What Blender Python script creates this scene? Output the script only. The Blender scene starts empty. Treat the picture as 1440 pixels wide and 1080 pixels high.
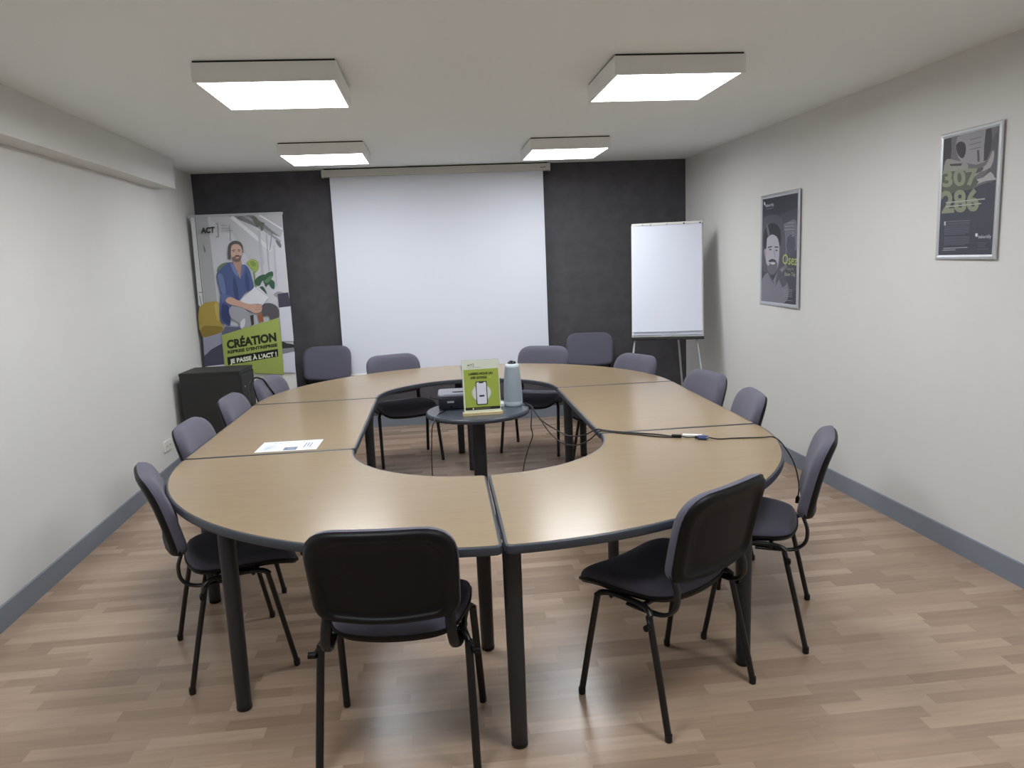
import bpy, bmesh, math, random
from mathutils import Vector, Matrix
random.seed(7)
C = bpy.context.scene.collection
PI = math.pi
sc = bpy.context.scene

# ------------------------------------------------------------------ helpers
def link(o, parent=None):
    C.objects.link(o)
    if parent is not None:
        o.parent = parent
    return o

def tag(o, label=None, cat=None, group=None, kind=None):
    if label: o['label'] = label
    if cat: o['category'] = cat
    if group: o['group'] = group
    if kind: o['kind'] = kind
    return o

def thing(name, label, cat, loc=(0, 0, 0), rz=0.0, group=None):
    o = bpy.data.objects.new(name, None)
    o.empty_display_size = 0.1
    C.objects.link(o)
    o.location = loc
    o.rotation_euler = (0, 0, rz)
    return tag(o, label, cat, group)

class MB:
    """collects shapes that become one mesh object"""
    def __init__(self):
        self.v = []; self.f = []; self.m = []; self.s = []
    def add(self, vs, fs, mi=0, smooth=False):
        b = len(self.v)
        self.v += [tuple(p) for p in vs]
        self.f += [tuple(b + i for i in f) for f in fs]
        self.m += [mi] * len(fs); self.s += [smooth] * len(fs)
        return self
    def box(self, c, size, rz=0.0, mi=0, bev=0.0):
        x, y, z = (s / 2 for s in size)
        if bev <= 0:
            vs = [(-x, -y, -z), (x, -y, -z), (x, y, -z), (-x, y, -z), (-x, -y, z), (x, -y, z), (x, y, z), (-x, y, z)]
            fs = [(0, 3, 2, 1), (4, 5, 6, 7), (0, 1, 5, 4), (1, 2, 6, 5), (2, 3, 7, 6), (3, 0, 4, 7)]
        else:
            bm = bmesh.new(); bmesh.ops.create_cube(bm, size=1.0)
            for v in bm.verts: v.co = Vector((v.co.x * 2 * x, v.co.y * 2 * y, v.co.z * 2 * z))
            bmesh.ops.bevel(bm, geom=bm.edges[:], offset=bev, segments=2, profile=0.6, affect='EDGES')
            bm.verts.index_update()
            vs = [tuple(v.co) for v in bm.verts]; fs = [tuple(v.index for v in f.verts) for f in bm.faces]
            bm.free()
        ca, sa = math.cos(rz), math.sin(rz)
        vs = [(c[0] + ca * a - sa * b, c[1] + sa * a + ca * b, c[2] + d) for a, b, d in vs]
        return self.add(vs, fs, mi)
    def tube(self, path, r, seg=8, mi=0, ov=None, cap=True):
        """sweep along path; r = radius or list; ov = (side, normal) scale pair for oval sections"""
        P = [Vector(p) for p in path]; n = len(P)
        rr = r if isinstance(r, (list, tuple)) else [r] * n
        T = []
        for i in range(n):
            t = (P[min(i + 1, n - 1)] - P[max(i - 1, 0)])
            T.append(t.normalized() if t.length > 1e-9 else Vector((0, 0, 1)))
        ref = Vector((1, 0, 0)) if abs(T[0].x) < 0.9 else Vector((0, 1, 0))
        N = (ref - T[0] * ref.dot(T[0])).normalized()
        vs = []
        for i in range(n):
            N = (N - T[i] * N.dot(T[i]))
            N = N.normalized() if N.length > 1e-6 else ref
            B = T[i].cross(N)
            a, b = ov or (1, 1)
            for k in range(seg):
                t = 2 * PI * k / seg
                vs.append(P[i] + (N * math.cos(t) * a + B * math.sin(t) * b) * rr[i])
        fs = [(i * seg + k, i * seg + (k + 1) % seg, (i + 1) * seg + (k + 1) % seg, (i + 1) * seg + k) for i in range(n - 1) for k in range(seg)]
        self.add(vs, fs, mi, True)
        if cap:
            self.add(vs[:seg], [tuple(reversed(range(seg)))], mi)
            self.add(vs[-seg:], [tuple(range(seg))], mi)
        return self
    def lathe(self, prof, c=(0, 0, 0), seg=32, mi=0, sx=1, sy=1):
        vs = []; n = len(prof)
        for (r, z) in prof:
            for k in range(seg):
                t = 2 * PI * k / seg
                vs.append((c[0] + r * sx * math.cos(t), c[1] + r * sy * math.sin(t), c[2] + z))
        fs = [(i * seg + k, i * seg + (k + 1) % seg, (i + 1) * seg + (k + 1) % seg, (i + 1) * seg + k) for i in range(n - 1) for k in range(seg)]
        self.add(vs, fs, mi, True)
        if prof[0][0] > 1e-6: self.add(vs[:seg], [tuple(reversed(range(seg)))], mi)
        if prof[-1][0] > 1e-6: self.add(vs[-seg:], [tuple(range(seg))], mi)
        return self
    def prism(self, outline, z0, z1, rd=0.0, mi=0):
        """outline in XY (ccw), extruded, with rounded top and bottom rims of radius rd (a thickness profile)"""
        n = len(outline)
        if rd > 0:
            prof = [(rd, z0)] + [(rd * (1 - math.sin(a)), z0 + rd * (1 - math.cos(a))) for a in (PI / 4, PI / 2)] + \
                   [(rd * (1 - math.sin(a)), z1 - rd * (1 - math.cos(a))) for a in (PI / 2, PI / 4)] + [(rd, z1)]
        else:
            prof = [(0, z0), (0, z1)]
        nor = []
        for i in range(n):
            a = Vector(outline[i - 1]); b = Vector(outline[i]); c = Vector(outline[(i + 1) % n])
            e1 = (b - a).normalized(); e2 = (c - b).normalized()
            t = (e1 + e2); t = t.normalized() if t.length > 1e-6 else e1
            nor.append(Vector((-t.y, t.x)))   # inward for ccw
        vs = []
        for (ins, z) in prof:
            for i in range(n):
                p = Vector(outline[i]) + nor[i] * ins
                vs.append((p.x, p.y, z))
        k = len(prof)
        fs = [(j * n + i, j * n + (i + 1) % n, (j + 1) * n + (i + 1) % n, (j + 1) * n + i) for j in range(k - 1) for i in range(n)]
        self.add(vs, fs, mi, rd > 0)
        self.add(vs[:n], [tuple(reversed(range(n)))], mi)
        self.add(vs[-n:], [tuple(range(n))], mi)
        return self
    def xf(self, M):
        self.v = [tuple(M @ Vector(p)) for p in self.v]; return self
    def build(self, name, mats, parent=None, loc=None, rz=None):
        me = bpy.data.meshes.new(name)
        me.from_pydata(self.v, [], self.f)
        for m in (mats if isinstance(mats, (list, tuple)) else [mats]): me.materials.append(m)
        me.polygons.foreach_set('material_index', self.m)
        me.polygons.foreach_set('use_smooth', self.s)
        me.update()
        o = bpy.data.objects.new(name, me)
        if loc is not None: o.location = loc
        if rz is not None: o.rotation_euler = (0, 0, rz)
        return link(o, parent)

def catmull(pts, sub=6, closed=False):
    P = [Vector(p) for p in pts]; n = len(P); out = []
    rng = range(n) if closed else range(n - 1)
    for i in rng:
        if closed:
            a, b, c, d = P[i - 1], P[i], P[(i + 1) % n], P[(i + 2) % n]
        else:
            a, b, c, d = P[max(i - 1, 0)], P[i], P[i + 1], P[min(i + 2, n - 1)]
        for k in range(sub):
            t = k / sub
            out.append(0.5 * ((2 * b) + (c - a) * t + (2 * a - 5 * b + 4 * c - d) * t * t + (3 * b - a - 3 * c + d) * t ** 3))
    if not closed: out.append(P[-1])
    return out

def round_poly(pts, rad, seg=5):
    """round the corners of a ccw polygon; rad = number or list"""
    n = len(pts); out = []
    for i in range(n):
        r = rad[i] if isinstance(rad, (list, tuple)) else rad
        p = Vector(pts[i][:2]); a = Vector(pts[i - 1][:2]); b = Vector(pts[(i + 1) % n][:2])
        if r <= 0: out.append((p.x, p.y)); continue
        u = (a - p); w = (b - p)
        d = min(r, u.length * 0.49, w.length * 0.49)
        u.normalize(); w.normalize()
        p0 = p + u * d; p1 = p + w * d
        for k in range(seg + 1):
            t = k / seg
            q = p0 * (1 - t) ** 2 + p * 2 * t * (1 - t) + p1 * t * t
            out.append((q.x, q.y))
    return out

def copy_tree(o, parent=None):
    c = o.copy(); C.objects.link(c); c.parent = parent
    for ch in list(o.children): copy_tree(ch, c)
    return c

# ------------------------------------------------------------------ materials
def s2l(c):
    return tuple(((x / 255) / 12.92 if x / 255 <= .04045 else ((x / 255 + .055) / 1.055) ** 2.4) for x in c)

def mat(name, rgb, rough=0.5, metal=0.0, spec=0.5, bump=0.0, bscale=100.0, var=0.0, vscale=3.0, coat=0.0, sheen=0.0, trans=0.0):
    m = bpy.data.materials.new(name); m.use_nodes = True
    nt = m.node_tree; b = nt.nodes['Principled BSDF']
    col = (*s2l(rgb), 1)
    b.inputs['Base Color'].default_value = col
    b.inputs['Roughness'].default_value = rough
    b.inputs['Metallic'].default_value = metal
    b.inputs['Specular IOR Level'].default_value = spec
    if coat: b.inputs['Coat Weight'].default_value = coat; b.inputs['Coat Roughness'].default_value = 0.08
    if sheen: b.inputs['Sheen Weight'].default_value = sheen
    if trans: b.inputs['Transmission Weight'].default_value = trans
    if bump or var:
        tc = nt.nodes.new('ShaderNodeTexCoord')
    if bump:
        n = nt.nodes.new('ShaderNodeTexNoise'); n.inputs['Scale'].default_value = bscale; n.inputs['Detail'].default_value = 3
        bp = nt.nodes.new('ShaderNodeBump'); bp.inputs['Strength'].default_value = bump; bp.inputs['Distance'].default_value = 0.002
        nt.links.new(tc.outputs['Object'], n.inputs['Vector'])
        nt.links.new(n.outputs['Fac'], bp.inputs['Height']); nt.links.new(bp.outputs['Normal'], b.inputs['Normal'])
    if var:
        n = nt.nodes.new('ShaderNodeTexNoise'); n.inputs['Scale'].default_value = vscale; n.inputs['Detail'].default_value = 4
        mr = nt.nodes.new('ShaderNodeMapRange'); mr.inputs[1].default_value = .3; mr.inputs[2].default_value = .7
        mr.inputs[3].default_value = 1 - var; mr.inputs[4].default_value = 1 + var
        mx = nt.nodes.new('ShaderNodeVectorMath'); mx.operation = 'SCALE'; mx.inputs[0].default_value = col[:3]
        nt.links.new(tc.outputs['Object'], n.inputs['Vector']); nt.links.new(n.outputs['Fac'], mr.inputs[0])
        nt.links.new(mr.outputs[0], mx.inputs['Scale']); nt.links.new(mx.outputs[0], b.inputs['Base Color'])
    return m

M = {}
M['wall'] = mat('cream_wall_paint', (217, 217, 215), 0.75, spec=.25, bump=.12, bscale=60, var=.012, vscale=2.5)
M['ceil'] = mat('ceiling_paint', (236, 242, 243), 0.85, spec=.2, bump=.08, bscale=80)
M['dark_wall'] = mat('charcoal_wall_paint', (80, 79, 84), 0.7, spec=.3, bump=.25, bscale=45, var=.12, vscale=9)
M['skirt'] = mat('grey_blue_skirting', (128, 137, 149), 0.5, spec=.4)
M['black_plastic'] = mat('black_plastic', (8, 8, 10), 0.5, spec=.3, bump=.15, bscale=400)
M['black_metal'] = mat('black_metal', (15, 15, 17), 0.38, spec=.5)
M['leg_grey'] = mat('anthracite_leg_metal', (38, 40, 44), 0.42, spec=.5)
M['foot'] = mat('black_rubber', (14, 14, 15), 0.5)
M['fabric'] = mat('grey_violet_fabric', (93, 91, 106), 0.9, spec=.2, bump=.5, bscale=700, sheen=.15)
M['edge'] = mat('dark_edge_band', (56, 61, 71), 0.38, spec=.5)
M['white_metal'] = mat('white_lamp_metal', (234, 235, 234), 0.5)
M['gap'] = mat('gap_shade_and_board_brown', (52, 47, 40), 0.9)  # dark tone stands for gap shade above lamps; also bracket and poster backs
M['alu'] = mat('brushed_aluminium', (196, 198, 202), 0.38, metal=.75)
M['alu_paint'] = mat('silver_painted_metal', (178, 180, 186), 0.35, metal=.4)
M['screen'] = mat('projection_fabric', (226, 231, 243), 0.85, spec=.15)
M['case'] = mat('screen_case_white', (200, 199, 193), 0.55)
M['paper'] = mat('white_paper', (226, 231, 246), 0.75, spec=.2)
M['white_plastic'] = mat('white_plastic', (224, 224, 220), 0.4)
M['cabinet'] = mat('black_cabinet_laminate', (40, 40, 41), 0.55, bump=.1, bscale=200, var=.05, vscale=6)
M['mesh_grey'] = mat('pale_grey_speaker_cloth', (148, 159, 168), 0.7, bump=.5, bscale=900)
M['shiny_white'] = mat('glossy_pale_plastic', (196, 210, 217), 0.22)
M['lens'] = mat('black_glass', (8, 8, 10), 0.08)
M['proj_top'] = mat('grey_device_top', (112, 113, 124), 0.3, coat=.3)
M['proj_body'] = mat('navy_black_device_body', (24, 24, 38), 0.35)
M['table_black'] = mat('dark_grey_table_laminate', (66, 72, 82), 0.28, spec=.55, bump=.05, bscale=300)
M['blond'] = mat('pale_wood_block', (206, 188, 145), 0.5, var=.08, vscale=30)
M['cable'] = mat('black_cable', (16, 16, 18), 0.45)
M['blue'] = mat('blue_plug_plastic', (48, 66, 120), 0.4)
M['chrome'] = mat('chrome', (210, 210, 212), 0.15, metal=1)
M['shadow_gap'] = M['gap']

def acrylic():
    m = bpy.data.materials.new('clear_acrylic'); m.use_nodes = True
    nt = m.node_tree; b = nt.nodes['Principled BSDF']
    b.inputs['Base Color'].default_value = (.93, .97, .96, 1); b.inputs['Roughness'].default_value = .05
    b.inputs['Transmission Weight'].default_value = .9; b.inputs['IOR'].default_value = 1.2
    return m
M['acrylic'] = acrylic()

def emit(name, col, strength):
    m = bpy.data.materials.new(name); m.use_nodes = True
    nt = m.node_tree; nt.nodes.remove(nt.nodes['Principled BSDF'])
    e = nt.nodes.new('ShaderNodeEmission'); e.inputs[0].default_value = (*col, 1); e.inputs[1].default_value = strength
    nt.links.new(e.outputs[0], nt.nodes['Material Output'].inputs[0]); return m
M['lamp'] = emit('lit_lamp_diffuser', (0.95, 0.98, 1.0), 15.0)

def wood_top():
    m = bpy.data.materials.new('beech_laminate'); m.use_nodes = True
    nt = m.node_tree; N = nt.nodes; L = nt.links; b = N['Principled BSDF']
    tc = N.new('ShaderNodeTexCoord'); mp = N.new('ShaderNodeMapping'); mp.inputs['Scale'].default_value = (1.2, 14, 1)
    L.new(tc.outputs['Object'], mp.inputs[0])
    n = N.new('ShaderNodeTexNoise'); n.inputs['Scale'].default_value = 3; n.inputs['Detail'].default_value = 6; n.inputs['Distortion'].default_value = .6
    L.new(mp.outputs[0], n.inputs['Vector'])
    mp2 = N.new('ShaderNodeMapping'); mp2.inputs['Scale'].default_value = (25, 260, 1); L.new(tc.outputs['Object'], mp2.inputs[0])
    n2 = N.new('ShaderNodeTexNoise'); n2.inputs['Scale'].default_value = 1; n2.inputs['Detail'].default_value = 2; L.new(mp2.outputs[0], n2.inputs['Vector'])
    mx = N.new('ShaderNodeMath'); mx.operation = 'MULTIPLY_ADD'; mx.inputs[1].default_value = .35; L.new(n2.outputs['Fac'], mx.inputs[0]); 
    m3 = N.new('ShaderNodeMath'); m3.operation = 'MULTIPLY'; m3.inputs[1].default_value = .65; L.new(n.outputs['Fac'], m3.inputs[0]); L.new(m3.outputs[0], mx.inputs[2])
    cr = N.new('ShaderNodeValToRGB'); e = cr.color_ramp.elements
    e[0].position = .35; e[0].color = (*s2l((152, 132, 105)), 1); e[1].position = .65; e[1].color = (*s2l((157, 137, 110)), 1)
    L.new(mx.outputs[0], cr.inputs[0]); L.new(cr.outputs[0], b.inputs['Base Color'])
    b.inputs['Roughness'].default_value = .24; b.inputs['Specular IOR Level'].default_value = .5
    return m
M['wood'] = wood_top()

def floor_mat():
    m = bpy.data.materials.new('strip_laminate_floor'); m.use_nodes = True
    nt = m.node_tree; N = nt.nodes; L = nt.links; b = N['Principled BSDF']
    tc = N.new('ShaderNodeTexCoord'); sx = N.new('ShaderNodeSeparateXYZ'); 
    rot = N.new('ShaderNodeMapping'); rot.inputs['Rotation'].default_value = (0, 0, 0.012)
    L.new(tc.outputs['Object'], rot.inputs[0]); L.new(rot.outputs[0], sx.inputs[0])
    def mth(op, a, bb=None, cc=None):
        n = N.new('ShaderNodeMath'); n.operation = op
        for i, v in enumerate((a, bb, cc)):
            if v is None: continue
            if isinstance(v, (int, float)): n.inputs[i].default_value = v
            else: L.new(v, n.inputs[i])
        return n.outputs[0]
    X, Y = sx.outputs[0], sx.outputs[1]
    ry = mth('DIVIDE', Y, 0.064); row = mth('FLOOR', ry); fy = mth('FRACT', ry)
    wn = N.new('ShaderNodeTexWhiteNoise'); wn.noise_dimensions = '1D'; L.new(row, wn.inputs['W'])
    xo = mth('MULTIPLY_ADD', wn.outputs['Value'], 7.3, mth('DIVIDE', X, 0.40))
    cell = mth('FLOOR', xo); fx = mth('FRACT', xo)
    cb = N.new('ShaderNodeCombineXYZ'); L.new(cell, cb.inputs[0]); L.new(row, cb.inputs[1])
    w2 = N.new('ShaderNodeTexWhiteNoise'); w2.noise_dimensions = '2D'; L.new(cb.outputs[0], w2.inputs['Vector'])
    cr = N.new('ShaderNodeValToRGB'); el = cr.color_ramp.elements
    el[0].position = 0; el[0].color = (*s2l((156, 132, 113)), 1); el[1].position = 1; el[1].color = (*s2l((186, 162, 141)), 1)
    c2 = cr.color_ramp.elements.new(.5); c2.color = (*s2l((172, 147, 127)), 1)
    L.new(w2.outputs['Value'], cr.inputs[0])
    # grain
    gm = N.new('ShaderNodeMapping'); gm.inputs['Scale'].default_value = (5, 60, 1); L.new(tc.outputs['Object'], gm.inputs[0])
    ga = N.new('ShaderNodeVectorMath'); ga.operation = 'ADD'; L.new(gm.outputs[0], ga.inputs[0]); 
    sc_ = N.new('ShaderNodeVectorMath'); sc_.operation = 'SCALE'; sc_.inputs['Scale'].default_value = 13.7; L.new(w2.outputs['Color'], sc_.inputs[0]); L.new(sc_.outputs[0], ga.inputs[1])
    gn = N.new('ShaderNodeTexNoise'); gn.inputs['Scale'].default_value = 1; gn.inputs['Detail'].default_value = 3; gn.inputs['Distortion'].default_value = 0; L.new(ga.outputs[0], gn.inputs['Vector'])
    gv = mth('MULTIPLY_ADD', gn.outputs['Fac'], .34, .83)
    # joints: fine lines around each 3-strip board and faint lines between strips
    jy = mth('LESS_THAN', mth('ABSOLUTE', mth('SUBTRACT', mth('FRACT', mth('DIVIDE', Y, .192)), .5)), .4965)
    jx = mth('GREATER_THAN', fx, .004)
    jo = mth('MULTIPLY_ADD', mth('MULTIPLY', jy, jx), .14, .86)
    tot = mth('MULTIPLY', gv, jo)
    vm = N.new('ShaderNodeVectorMath'); vm.operation = 'SCALE'; L.new(cr.outputs[0], vm.inputs[0]); L.new(tot, vm.inputs['Scale'])
    L.new(vm.outputs[0], b.inputs['Base Color'])
    b.inputs['Specular IOR Level'].default_value = .5
    b.inputs['Roughness'].default_value = .27
    return m
M['floor'] = floor_mat()

_pm = {}
def ink(rgb, gloss=.45):
    k = (tuple(rgb), gloss)
    if k not in _pm: _pm[k] = mat('printed_ink_%02x%02x%02x' % tuple(int(c) for c in rgb), rgb, gloss, spec=.4)
    return _pm[k]

# ------------------------------------------------------------------ printed matter
def homography(src, dst):
    A = []; B = []
    for (x, y), (u, v) in zip(src, dst):
        A.append([x, y, 1, 0, 0, 0, -u * x, -u * y]); B.append(u)
        A.append([0, 0, 0, x, y, 1, -v * x, -v * y]); B.append(v)
    import numpy as np
    h = np.linalg.solve(np.array(A, float), np.array(B, float))
    def f(x, y):
        w = h[6] * x + h[7] * y + 1
        return ((h[0] * x + h[1] * y + h[2]) / w, (h[3] * x + h[4] * y + h[5]) / w)
    return f

class Print:
    """flat printed sheet drawn in its local XZ plane facing -Y; every layer sits a hair above the one below"""
    def __init__(self, f=None, step=0.00012):
        self.mb = MB(); self.mats = []; self.k = 0; self.f = f or (lambda x, y: (x, y)); self.step = step
    def mi(self, rgb):
        m = ink(rgb)
        if m not in self.mats: self.mats.append(m)
        return self.mats.index(m)
    def poly(self, pts, rgb, smooth=0):
        self.k += 1
        if smooth: pts = [tuple(p[:2]) for p in catmull([(p[0], p[1], 0) for p in pts], smooth, True)]
        q = [self.f(x, y) for x, y in pts]
        a = sum(q[i - 1][0] * q[i][1] - q[i][0] * q[i - 1][1] for i in range(len(q)))
        if a < 0: q.reverse()
        self.mb.add([(u, -self.k * self.step, v) for u, v in q], [tuple(range(len(q)))], self.mi(rgb))
    def ell(self, cx, cy, rx, ry, rgb, n=20):
        self.poly([(cx + rx * math.cos(2 * PI * i / n), cy + ry * math.sin(2 * PI * i / n)) for i in range(n)], rgb)
    def line(self, x0, y0, x1, y1, w, rgb):
        d = math.hypot(x1 - x0, y1 - y0); nx, ny = -(y1 - y0) / d * w / 2, (x1 - x0) / d * w / 2
        self.poly([(x0 + nx, y0 + ny), (x1 + nx, y1 + ny), (x1 - nx, y1 - ny), (x0 - nx, y0 - ny)], rgb)
    def text(self, s, x0, y0, x1, y1, h, rgb, bold=0.0, width=None, f2=None):
        """baseline from (x0,y0) to (x1,y1) in sheet coordinates, cap height h (same units, y pointing down)"""
        self.k += 1
        cu = bpy.data.curves.new('t', 'FONT'); cu.body = s; cu.size = 1; cu.offset = bold; cu.resolution_u = 3
        ob = bpy.data.objects.new('t', cu); C.objects.link(ob)
        bpy.context.view_layer.update()
        dg = bpy.context.evaluated_depsgraph_get(); me = bpy.data.meshes.new_from_object(ob.evaluated_get(dg))
        xs = [v.co.x for v in me.vertices]
        if xs:
            a, b = min(xs), max(xs); L = math.hypot(x1 - x0, y1 - y0); ux, uy = (x1 - x0) / L, (y1 - y0) / L
            vs = []
            for v in me.vertices:
                t = (v.co.x - a) / (b - a) * L; g = v.co.y / 0.73 * h
                X = x0 + ux * t + uy * g; Y = y0 + uy * t - ux * g
                u, w = self.f(X, Y)
                vs.append((u, -self.k * self.step, w))
            fs = [tuple(p.vertices) for p in me.polygons]
            q = [vs[i] for i in fs[0]]
            self.mb.add(vs, fs, self.mi(rgb))
        bpy.data.objects.remove(ob); bpy.data.meshes.remove(me); bpy.data.curves.remove(cu)
    def build(self, name, parent):
        return self.mb.build(name, self.mats, parent)

# ------------------------------------------------------------------ room
H = 2.52
XL, XR, YB = -2.115, 2.637, 7.596
AL, AR, AB = -0.0154, -0.012, -0.0235
Y0 = -1.6
lx = lambda y: XL + math.tan(AL) * (y - YB)
rx = lambda y: XR + math.tan(AR) * (y - YB)
by = lambda x: YB + math.tan(AB) * x
T = .12
BL = (XL, by(XL)); BR = (XR, by(XR)); FL = (lx(Y0), Y0); FR = (rx(Y0), Y0)

def struct(name, mb, m, parent=None):
    o = mb.build(name, m, parent)
    o['kind'] = 'structure'
    return o
def slabxy(pts, z0, z1):
    mb = MB(); a = sum(pts[i - 1][0] * pts[i][1] - pts[i][0] * pts[i - 1][1] for i in range(len(pts)))
    if a < 0: pts = pts[::-1]
    return mb.prism(pts, z0, z1)
big = [(FL[0] - T, Y0 - T), (FR[0] + T, Y0 - T), (BR[0] + T, BR[1] + T), (BL[0] - T, BL[1] + T)]
struct('floor', slabxy(big, -.1, 0), M['floor'])
struct('ceiling', slabxy(big, H, H + .1), M['ceil'])
struct('wall_left', slabxy([FL, BL, (BL[0] - T, BL[1]), (FL[0] - T, FL[1])], 0, H), M['wall'])
struct('wall_right', slabxy([FR, BR, (BR[0] + T, BR[1]), (FR[0] + T, FR[1])], 0, H), M['wall'])
struct('wall_back', slabxy([(BL[0] - T, BL[1] - math.tan(AB) * T), (BR[0] + T, BR[1] + math.tan(AB) * T), (BR[0] + T, BR[1] + T), (BL[0] - T, BL[1] + T)], 0, H), M['dark_wall'])
struct('wall_front', slabxy([(FL[0] - T, Y0), (FR[0] + T, Y0), (FR[0] + T, Y0 - T), (FL[0] - T, Y0 - T)], 0, H), M['wall'])
# boxed beam along the left wall, ending short of the charcoal wall
YE = 6.60
struct('trim_1', slabxy([(lx(Y0), Y0), (lx(Y0) + .145, Y0), (lx(YE) + .145, YE), (lx(YE), YE)], 2.285, H), M['wall'])
sk, sh = .014, .112
def skirting(name, a, b, n):
    q = [a, b, (b[0] + n[0] * sk, b[1] + n[1] * sk), (a[0] + n[0] * sk, a[1] + n[1] * sk)]
    struct(name, slabxy(q, 0, sh), M['skirt'])
skirting('baseboard_left', FL, BL, (1, 0)); skirting('baseboard_right', FR, BR, (-1, 0))
skirting('baseboard_back', (BL[0] + sk, BL[1]), (BR[0] - sk, BR[1]), (0, -1)); skirting('baseboard_front', (FL[0] + sk, Y0), (FR[0] - sk, Y0), (0, 1))

# ------------------------------------------------------------------ ceiling lights
def light_fixture():
    t = thing('ceiling_light', 'x', 'ceiling light')
    w, h = .625, .082
    MB().box((0, 0, -.005), (w - .012, w - .012, .010)).build('gap_shade_plate', M['gap'], t)  # dark plate, coloured as the shaded gap between housing and ceiling
    f = MB()
    rim = .016
    z0 = -.009 - h
    for sx_ in (-1, 1):
        f.box((sx_ * (w / 2 - rim / 2), 0, (-.009 + z0) / 2), (rim, w, h))
        f.box((0, sx_ * (w / 2 - rim / 2), (-.009 + z0) / 2), (w - 2 * rim, rim, h))
    f.box((0, 0, -.012), (w - 2 * rim, w - 2 * rim, .004))
    f.build('housing', M['white_metal'], t)
    MB().box((0, 0, z0 + .004), (w - 2 * rim, w - 2 * rim, .004)).build('diffuser', M['lamp'], t)
    return t
L0 = light_fixture()
spots = [(-.640, 3.935, 'square ceiling light nearest the left beam, left of the two large near ones'),
         (1.245, 3.915, 'square ceiling light nearest the framed posters, right of the two near ones'),
         (-.695, 6.235, 'far square ceiling light in front of the left end of the projection screen'),
         (1.185, 6.285, 'far square ceiling light in front of the right end of the projection screen')]
for i, (x, y, lab) in enumerate(spots):
    o = L0 if i == 0 else copy_tree(L0)
    o.location = (x, y, H); o.rotation_euler = (0, 0, -.012); o['label'] = lab; o['group'] = 'square ceiling lights'
# two unseen lights added along the same rows to light the foreground
for x, y in ((-.60, 1.62), (1.28, 1.62)):
    o = copy_tree(L0); o.location = (x, y, H); o['label'] = 'added square ceiling light out of view, brightening the foreground'; o['group'] = 'added ceiling lights out of view'

# ------------------------------------------------------------------ conference table
TX, TY, TH = .2204, 3.6196, -.0182
R, r, LL = 1.403, .597, 1.399
ca, sa = math.cos(TH), math.sin(TH)
def TW(u, v, z=0): return (TX + ca * u - sa * v, TY + sa * u + ca * v, z)
ZT = .74
def arc(cx, cy, rad, a0, a1, n):
    return [(cx + rad * math.cos(a0 + (a1 - a0) * i / n), cy + rad * math.sin(a0 + (a1 - a0) * i / n)) for i in range(n + 1)]
def rounded_outline(segs_pts, corner):
    """round only the sharp (>30 deg) corners"""
    n = len(segs_pts); rad = []
    for i in range(n):
        a = Vector(segs_pts[i - 1]); b = Vector(segs_pts[i]); c = Vector(segs_pts[(i + 1) % n])
        ang = (b - a).angle(c - b) if (b - a).length > 1e-6 and (c - b).length > 1e-6 else 0
        rad.append(corner if ang > .5 else 0)
    out = []
    for i in range(n):
        if rad[i] == 0: out.append(tuple(segs_pts[i])); continue
        p = Vector(segs_pts[i]); a = Vector(segs_pts[i - 1]); b = Vector(segs_pts[(i + 1) % n])
        u = (a - p).normalized(); w = (b - p).normalized()
        p0 = p + u * corner; p1 = p + w * corner
        for k in range(5):
            t = k / 4; q = p0 * (1 - t) ** 2 + p * 2 * t * (1 - t) + p1 * t * t; out.append((q.x, q.y))
    return out
def inset(outline, d):
    n = len(outline); o = []
    for i in range(n):
        a = Vector(outline[i - 1]); b = Vector(outline[i]); c = Vector(outline[(i + 1) % n])
        t = ((b - a).normalized() + (c - b).normalized()).normalized()
        o.append((b.x - t.y * d, b.y + t.x * d))
    return o
def ccw(p):
    a = sum(p[i - 1][0] * p[i][1] - p[i][0] * p[i - 1][1] for i in range(len(p)))
    return p if a > 0 else p[::-1]
def table_leg(parent, u, v):
    l = MB().tube([(u, v, .012), (u, v, ZT - .0305)], [.0275, .031], 20).build('leg', M['leg_grey'], parent)
    MB().lathe([(.024, 0), (.028, .003), (.0285, .014)], (u, v, 0), 20).build('foot_cap', M['foot'], l)
G = .0035
def table(name, label, outline, legs, group):
    t = thing(name, label, 'table', (TX, TY, 0), TH, group)
    o = ccw(outline)
    MB().prism(o, ZT - .030, ZT, .005).build('edge_band', M['edge'], t)
    MB().prism(inset(o, .0105), ZT - .004, ZT + .0008).build('tabletop', M['wood'], t)
    for u, v in legs: table_leg(t, u, v)
    return t
n = 30
def quarter(cx, cy, a0, a1):
    # the seams are straight, so shift the sector by the gap
    mx = (G if math.cos((a0 + a1) / 2) > 0 else -G); my = (G if math.sin((a0 + a1) / 2) > 0 else -G)
    P = arc(cx + mx, cy + my, R - G, a0, a1, n) + arc(cx + mx, cy + my, r, a1, a0, n // 2)
    return rounded_outline(P, .028)
Gq = 'curved corner tables of the oval meeting table'
table('conference_table', 'near left quarter-round beech table behind the chair with its back to the viewer', quarter(0, 0, PI, 1.5 * PI), [(-.034, -.645), (-.962, -.932)], Gq)
table('conference_table', 'near right quarter-round beech table carrying the blue plug and cables', quarter(0, 0, 1.5 * PI, 2 * PI), [(.03, -1.305), (.955, -.938)], Gq)
table('conference_table', 'far left quarter-round beech table in front of the roll-up banner', quarter(0, LL, .5 * PI, PI), [(-.95, LL + .95), (-.036, LL + 1.30)], Gq)
table('conference_table', 'far right quarter-round beech table towards the flip chart', quarter(0, LL, 0, .5 * PI), [(.95, LL + .95), (.034, LL + .74)], Gq)
def rect(s):
    P = [(s * (R), G), (s * (r), G), (s * (r), LL - G), (s * (R), LL - G)]
    return rounded_outline(ccw(P), .028)
Gr = 'straight rectangular tables of the oval meeting table'
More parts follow.
